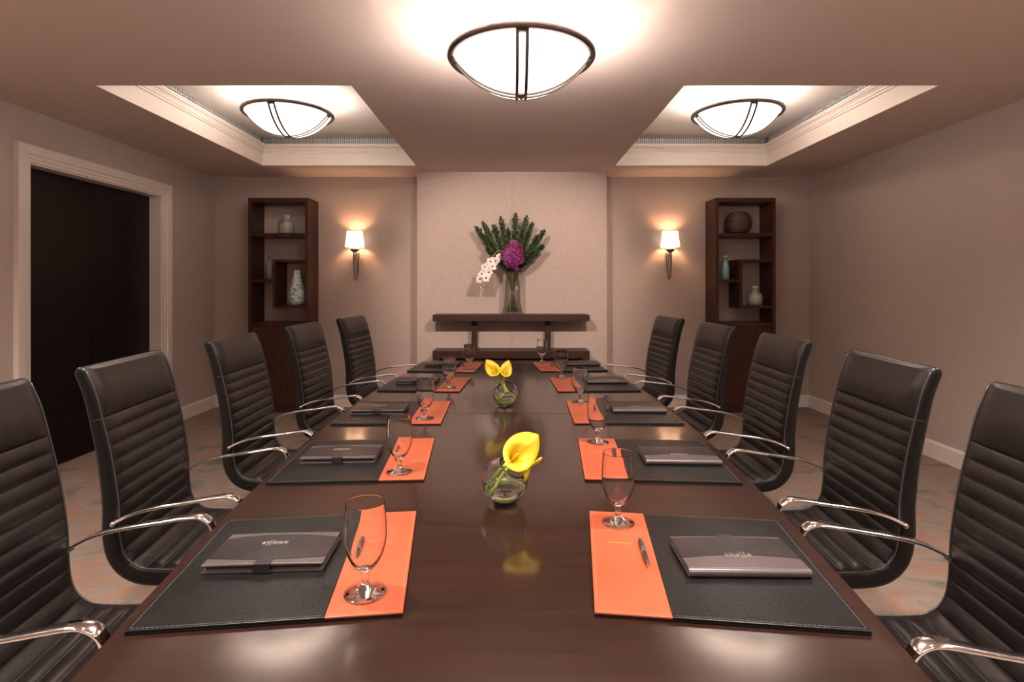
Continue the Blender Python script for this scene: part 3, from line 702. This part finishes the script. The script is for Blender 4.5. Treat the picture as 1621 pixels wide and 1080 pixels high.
for side, pads, fols, gls in (('left', PADL, FL_, GL), ('right', PADR, FR_, GR)):
    sg = 1 if side == 'left' else -1
    for i in range(5):
        x, y, a = pads[i]; th = R(a)*sg
        place('pad'+side, lambda: make_pad(sg), (x, y, TZ+0.0002), th, 'black desk pad with orange strip, %s side of table, %s' % (side, ordn[i]))
        fx, fy, fa = fols[i]
        place('folio'+side, lambda: make_folio(side == 'left'), (fx, fy-0.012, TZ+PT+0.0006), R(fa)*sg, 'closed dark leather folio on the %s side desk pad %s' % (side, ordn[i]))
        gx, gy = gls[i]
        place('goblet', make_goblet, (gx, gy, TZ+PT+0.0008), 0, 'clear stemmed water glass, %s side of table, %s' % (side, ordn[i]))
        px, py = x+sg*0.127, y+0.02
        rr = th+R(-6 if side == 'left' else 6-6*2)*0.8
        place('pen', make_pen, (px, py, TZ+PT+0.0006), (R(7) if side == 'left' else R(-5)), 'black and chrome pen on orange strip, %s side of table, %s' % (side, ordn[i]))

# ---------------------------------------------------------------- bubble vases with calla lilies
def bubble_vase(label, loc, tilt_dir, r_=0.068):
    t = thing('bubble_vase', label, 'vase', loc, group='round glass bowl vases along the table centre')
    td = Vector(tilt_dir).normalized(); q = td.to_track_quat('Z', 'Y').to_matrix().to_4x4()
    c_ = Vector((0, 0, r_*0.93))
    am = R(36); n_ = 22; tt = 0.0035
    prof = []
    for k in range(n_+1):
        a = am+(PI-am)*k/n_; prof.append((max(r_*math.sin(a), 1e-5), r_*math.cos(a)))
    rings_ = [(p[0], p[1]) for p in prof]
    inner = [(max((r_-tt)*math.sin(am+(PI-am)*k/n_), 1e-5), (r_-tt)*math.cos(am+(PI-am)*k/n_)) for k in range(n_, -1, -1)]
    mb = MB(); rs = []
    for pr_, ii in ((rings_, 0), (inner, 1)):
        for a, b_ in pr_:
            ring = []
            for k in range(44):
                p = q @ Vector((a*math.cos(2*PI*k/44), a*math.sin(2*PI*k/44), b_))+c_
                zmin = 0.009 if ii else 0.0
                if p.z < zmin: p.z = zmin
                ring.append(p)
            rs.append(ring)
    rs.append(rs[0]); mb.rings(rs, cap=(False, False)); mb.build('bowl', M['goblet'], t)
    # water fill
    mb = MB(); ri = r_-tt-0.0007; rs = []; zt = 0.0525
    for k in range(12):
        z = 0.0097+(zt-0.0097)*k/11
        rr = math.sqrt(max(ri*ri-(z-c_.z)**2, 1e-8)); rs.append([Vector((rr*math.cos(2*PI*j/36), rr*math.sin(2*PI*j/36), z)) for j in range(36)])
    mb.rings(rs); mb.build('water', M['water'], t)
    return t
V1 = Vector((-0.021, 1.617, TZ+0.0004)); V2 = Vector((-0.034, 2.905, TZ+0.0004))
bubble_vase('nearer round glass bowl vase holding two yellow calla lilies', V1, (0.45, -0.30, 0.85))
bubble_vase('farther round glass bowl vase with mouth tilted forward and yellow calla lilies', V2, (0.05, -0.62, 0.78))
def calla(label, vase, path, L_, rim, face, ph=0.0, seed=0):
    # path: stem points ending at flower base; face: flower axis; ph: angle of the pointed tip around the axis
    t = thing('calla_lily', label, 'flower', tuple(vase), group='yellow calla lilies in the bowl vases')
    pts = spline(path, 8)
    MB().tube(pts, [0.0042+0.0012*k/len(pts) for k in range(len(pts))], 8).build('stem', M['cstem'], t)
    base = Vector(path[-1]); ax = Vector(face).normalized(); q = ax.to_track_quat('Z', 'Y').to_matrix()
    nv, nu = 16, 36; vs = []
    for i in range(nv+1):
        v = i/nv
        for j in range(nu+1):
            u = -PI+2*PI*j/nu         # tip at u=0, overlap at +-pi
            tipf = 0.7*math.exp(-(u/0.95)**2)+0.3*math.exp(-abs(u)/0.28)
            rr = 0.0055+(rim-0.0055)*(v**1.35)*(1+0.10*math.sin(2*u+1))
            zl = L_*v*(0.66+0.42*tipf+0.06*math.cos(u))
            fl_ = max(0, v-0.72)/0.28
            rr += fl_*fl_*rim*(0.30+0.55*tipf)
            zl -= fl_*fl_*L_*(0.10)*(1-tipf*0.3)
            rr *= 1-0.10*(1-v)*abs(u)/PI
            spiral = 0.010*(j/nu)*v
            rr2 = rr-spiral*0.5
            uu = u*1.04+ph
            vs.append(base+q @ Vector((rr2*math.cos(uu), rr2*math.sin(uu), zl)))
    fs = [(i*(nu+1)+j, i*(nu+1)+j+1, (i+1)*(nu+1)+j+1, (i+1)*(nu+1)+j) for i in range(nv) for j in range(nu)]
    mb = MB(); mb.add(vs, fs, True)
    o = mb.build('spathe', M['yellow'], t)
    sm = o.modifiers.new('s', 'SOLIDIFY'); sm.thickness = 0.0012
    mb = MB(); mb.tube([base+ax*L_*f for f in (0.08, 0.25, 0.45, 0.58, 0.62)], [0.003, 0.0045, 0.0042, 0.003, 0.001], 10); mb.build('spadix', M['spadix'], t)
    return t
def coil(r_, a0, a1, z0, z1, n_=6): return [(r_*math.cos(a0+(a1-a0)*k/n_), r_*math.sin(a0+(a1-a0)*k/n_), z0+(z1-z0)*k/n_) for k in range(n_+1)]
calla('large yellow calla lily standing highest over the nearer glass bowl', V1, coil(0.044, 3.6, 5.6, 0.020, 0.026, 5)[::1]+[(0.048, 0.01, 0.036), (0.02, 0.042, 0.045), (-0.03, 0.02, 0.062), (-0.01, -0.005, 0.10), (0.012, -0.012, 0.120)], 0.086, 0.040, (0.45, -0.50, 0.60), ph=0.35)
calla('yellow calla lily drooping right below the large one, nearer glass bowl', V1, coil(0.046, 0.4, 3.4, 0.034, 0.030, 5)+[(-0.036, -0.020, 0.036), (-0.01, -0.02, 0.082), (0.012, -0.018, 0.108), (0.022, -0.024, 0.110)], 0.084, 0.024, (0.92, -0.36, -0.04), ph=PI/2)
calla('left yellow calla lily leaning out of the farther glass bowl', V2, coil(0.045, 0.0, 2.6, 0.024, 0.030, 5)+[(-0.036, -0.018, 0.042), (0.0, -0.022, 0.08), (-0.02, -0.030, 0.125), (-0.035, -0.032, 0.150)], 0.100, 0.030, (-0.45, -0.45, 0.75), ph=2.6)
calla('right yellow calla lily leaning out of the farther glass bowl', V2, coil(0.046, 3.0, 6.0, 0.036, 0.030, 5)+[(0.034, 0.014, 0.040), (0.012, -0.015, 0.078), (-0.008, -0.03, 0.115), (-0.012, -0.034, 0.140)], 0.092, 0.027, (0.22, -0.35, 0.9), ph=0.9)

# ---------------------------------------------------------------- chairs
def make_chair():
    t = thing('office_chair', 'x', 'chair', group='high-backed ribbed leather chairs round the table')
    pth = spline([(-0.298, 0, 1.118), (-0.272, 0, 1.05), (-0.252, 0, 0.97), (-0.226, 0, 0.85), (-0.208, 0, 0.72), (-0.204, 0, 0.62), (-0.190, 0, 0.555), (-0.150, 0, 0.517), (-0.08, 0, 0.505), (0.03, 0, 0.502), (0.15, 0, 0.507), (0.24, 0, 0.500), (0.275, 0, 0.485)], 24)
    ss = [0]
    for a, b_ in zip(pth, pth[1:]): ss.append(ss[-1]+(b_-a).length)
    Ltot = ss[-1]
    def at(s):
        s = max(0, min(Ltot-1e-6, s)); k = next(i for i in range(len(ss)-1) if ss[i+1] >= s)
        f = (s-ss[k])/(ss[k+1]-ss[k]); p = pth[k].lerp(pth[k+1], f)
        a, b_ = pth[max(k-2, 0)], pth[min(k+3, len(pth)-1)]
        d = (b_-a).normalized(); n_ = Vector((-d.z, 0, d.x)); n_ = n_ if n_.x+n_.z*0.6 > 0 else -n_
        return p, d, n_
    W = 0.235; s_head = 0.150; pitch = 0.0455
    s_bend = 0.585
    def thick(s): return 0.040+0.016*min(1, s/0.5)
    def section(s, puff, shrink=1.0, wf=1.0):
        p, d, n_ = at(s); th = thick(s); c = -th/2
        front = []; ny = 14
        for k in range(ny+1):
            y = -W+0.012+(2*W-0.024)*k/ny
            e_ = max(0.0, min(1, (W-0.012-abs(y))/0.03))
            front.append((y*wf, puff*(e_**0.5)-0.0045*(1-(y/W)**2)+0.0005))
        lst = front+[((W-0.003)*wf, -0.004), (W*wf, -0.012), (W*wf, -th+0.014), ((W-0.005)*wf, -th+0.004)]
        for k in range(ny, -1, -2):
            y = -W+0.015+(2*W-0.03)*k/ny; lst.append((y*wf, -th+0.002-puff*0.35))
        lst += [(-(W-0.005)*wf, -th+0.004), (-W*wf, -th+0.014), (-W*wf, -0.012), (-(W-0.003)*wf, -0.004)]
        return [p+Vector((0, y, 0))+n_*(c+(o_-c)*shrink) for y, o_ in lst]
    def sweep(s0, s1, rib, roll0, roll1, name, closed_ends=True):
        n_ = int((s1-s0)/0.0038)+1; rs = []
        if roll0:
            for k in range(6):
                a = PI/2*k/6; p, d, nn = at(s0); r_ = 0.020
                sec = section(s0, 0, max(math.sin(a), 0.05), 1-0.03*(1-math.sin(a))); rs.append([q-d*r_*math.cos(a) for q in sec])
        for k in range(n_+1):
            s = s0+(s1-s0)*k/n_
            if rib:
                f = (s-s_head)/pitch; pf = 0.0095*(abs(math.sin(PI*f))**0.45)-0.003
            else:
                f = (s-s0)/(s1-s0); pf = 0.011*(max(0.0, math.sin(PI*max(0, min(1, 0.10+0.90*f))))**0.5)-0.0015
            rs.append(section(s, pf))
        if roll1:
            for k in range(1, 7):
                a = PI/2*k/6; p, d, nn = at(s1); r_ = 0.024
                sec = section(s1, 0, max(math.cos(a), 0.05), 1-0.03*(1-math.cos(a))); rs.append([q+d*r_*math.sin(a) for q in sec])
        mb = MB(); mb.rings(rs)
        o = mb.build(name, [M['leather'], M['leather_side']], t)
        for p in o.data.polygons:
            if abs(p.center.y) > W-0.0042: p.material_index = 1
        return o
    nb = round((s_bend-s_head)/pitch); s_b = s_head+nb*pitch
    nse = int((Ltot-s_b)/pitch); s_e = min(s_b+nse*pitch, Ltot)
    sweep(0.0, s_head, False, True, False, 'headrest')
    sweep(s_head, s_b, True, False, False, 'backrest')
    sweep(s_b, s_e, True, False, True, 'seat')
    # side seam piping
    for sy in (-1, 1):
        mb = MB(); pts = []
        for k in range(70):
            s = s_e*k/69; p, d, nn = at(s); pts.append(p+Vector((0, sy*(W-0.0045), 0))+nn*(-0.0015))
        mb.tube(pts, 0.0028, 6, up=(0, 1, 0)); mb.build('piping', M['piping'], t)
    # chrome arms: flat band
    for sy in (-1, 1):
        pts = spline([(-0.222, 0, 0.652), (-0.200, 0, 0.668), (-0.15, 0, 0.690), (-0.08, 0, 0.705), (0.02, 0, 0.718), (0.095, 0, 0.728), (0.128, 0, 0.726), (0.150, 0, 0.708), (0.158, 0, 0.675), (0.156, 0, 0.62), (0.140, 0, 0.545), (0.115, 0, 0.478), (0.085, 0, 0.452)], 7)
        rs = []; N = len(pts)
        for i, p in enumerate(pts):
            d = (pts[min(i+1, N-1)]-pts[max(i-1, 0)]).normalized(); nn = Vector((-d.z, 0, d.x))
            f = i/(N-1); ww = 0.012+0.0075*math.exp(-((f-0.52)/0.14)**2); tt = 0.0055
            if i == 0 or i == N-1: ww *= 0.7
            y0 = sy*(0.250-0.008*math.exp(-(f/0.08)**2))
            sec = []
            for k in range(12):
                a = 2*PI*k/12; ca, sa = math.cos(a), math.sin(a)
                sec.append(p+Vector((0, y0+ww*math.copysign(abs(ca)**0.6, ca), 0))+nn*(tt*math.copysign(abs(sa)**0.8, sa)))
            rs.append(sec)
        mb = MB(); mb.rings(rs); a_ = mb.build('armrest', M['chrome'], t)
        rotm = Matrix.Rotation(PI/2, 4, 'X')
        MB().lathe([(1e-5, -0.014), (0.008, -0.014), (0.008, 0.012), (0.0065, 0.015), (1e-5, 0.0155)], 14, c=(-0.214, sy*0.242, 0.658), mtx=rotm if sy < 0 else Matrix.Rotation(-PI/2, 4, 'X')).build('bolt', M['nickel'], a_)
        MB().tube([(0.085, sy*0.25, 0.450), (0.06, sy*0.21, 0.444), (0.02, sy*0.08, 0.436)], 0.009, 10).build('arm_bracket', M['chrome'], a_)
    mb = MB(); mb.box(-0.10, 0.14, -0.09, 0.09, 0.405, 0.442); mb.build('seat_mechanism', M['plastic'], t, bevel=0.006)
    MB().lathe([(1e-5, 0.10), (0.026, 0.10), (0.026, 0.26), (0.016, 0.262), (0.016, 0.406), (1e-5, 0.406)], 20, c=(0.02, 0, 0)).build('gas_cylinder', M['chrome'], t)
    MB().lathe([(1e-5, 0.075), (0.045, 0.075), (0.045, 0.115), (0.03, 0.125), (1e-5, 0.125)], 24, c=(0.02, 0, 0)).build('hub', M['chrome'], t)
    for k in range(5):
        a = 2*PI*k/5+0.3; ca, sa = math.cos(a), math.sin(a)
        mb = MB(); mb.tube([(0.02+ca*0.03, sa*0.03, 0.10), (0.02+ca*0.15, sa*0.15, 0.092), (0.02+ca*0.27, sa*0.27, 0.072)], [0.024, 0.019, 0.014], 8, flat=(1, 0.7)); l_ = mb.build('leg', M['chrome'], t)
        mb = MB(); c_ = Vector((0.02+ca*0.265, sa*0.265, 0.027))
        for off in (-0.013, 0.013):
            mb.lathe([(1e-5, -0.008), (0.022, -0.008), (0.0265, -0.004), (0.0265, 0.004), (0.022, 0.008), (1e-5, 0.008)], 20, c=c_+Vector((-sa*off, ca*off, 0)), mtx=Matrix.Rotation(a, 4, 'Z') @ Matrix.Rotation(PI/2, 4, 'X'))
        mb.tube([c_, c_+Vector((0, 0, 0.045))], 0.006, 8); mb.build('caster', M['plastic'], l_)
    return t
CL = [(-0.968, 1.285, 7), (-1.020, 1.930, 7), (-1.046, 2.690, 2), (-1.018, 3.480, -3), (-0.942, 4.25, -7)]
CR = [(0.912, 1.235, 7), (0.982, 1.910, 4), (1.009, 2.680, 1.5), (0.990, 3.470, -3), (0.920, 4.25, -7)]
for side, lst in (('left', CL), ('right', CR)):
    for i, (x, y, a) in enumerate(lst):
        rz = R(a) if side == 'left' else PI-R(a)
        place('chair', make_chair, (x, y, 0), rz, 'black ribbed leather chair with chrome arms, %s side of table, %s' % (side, ordn[i]))
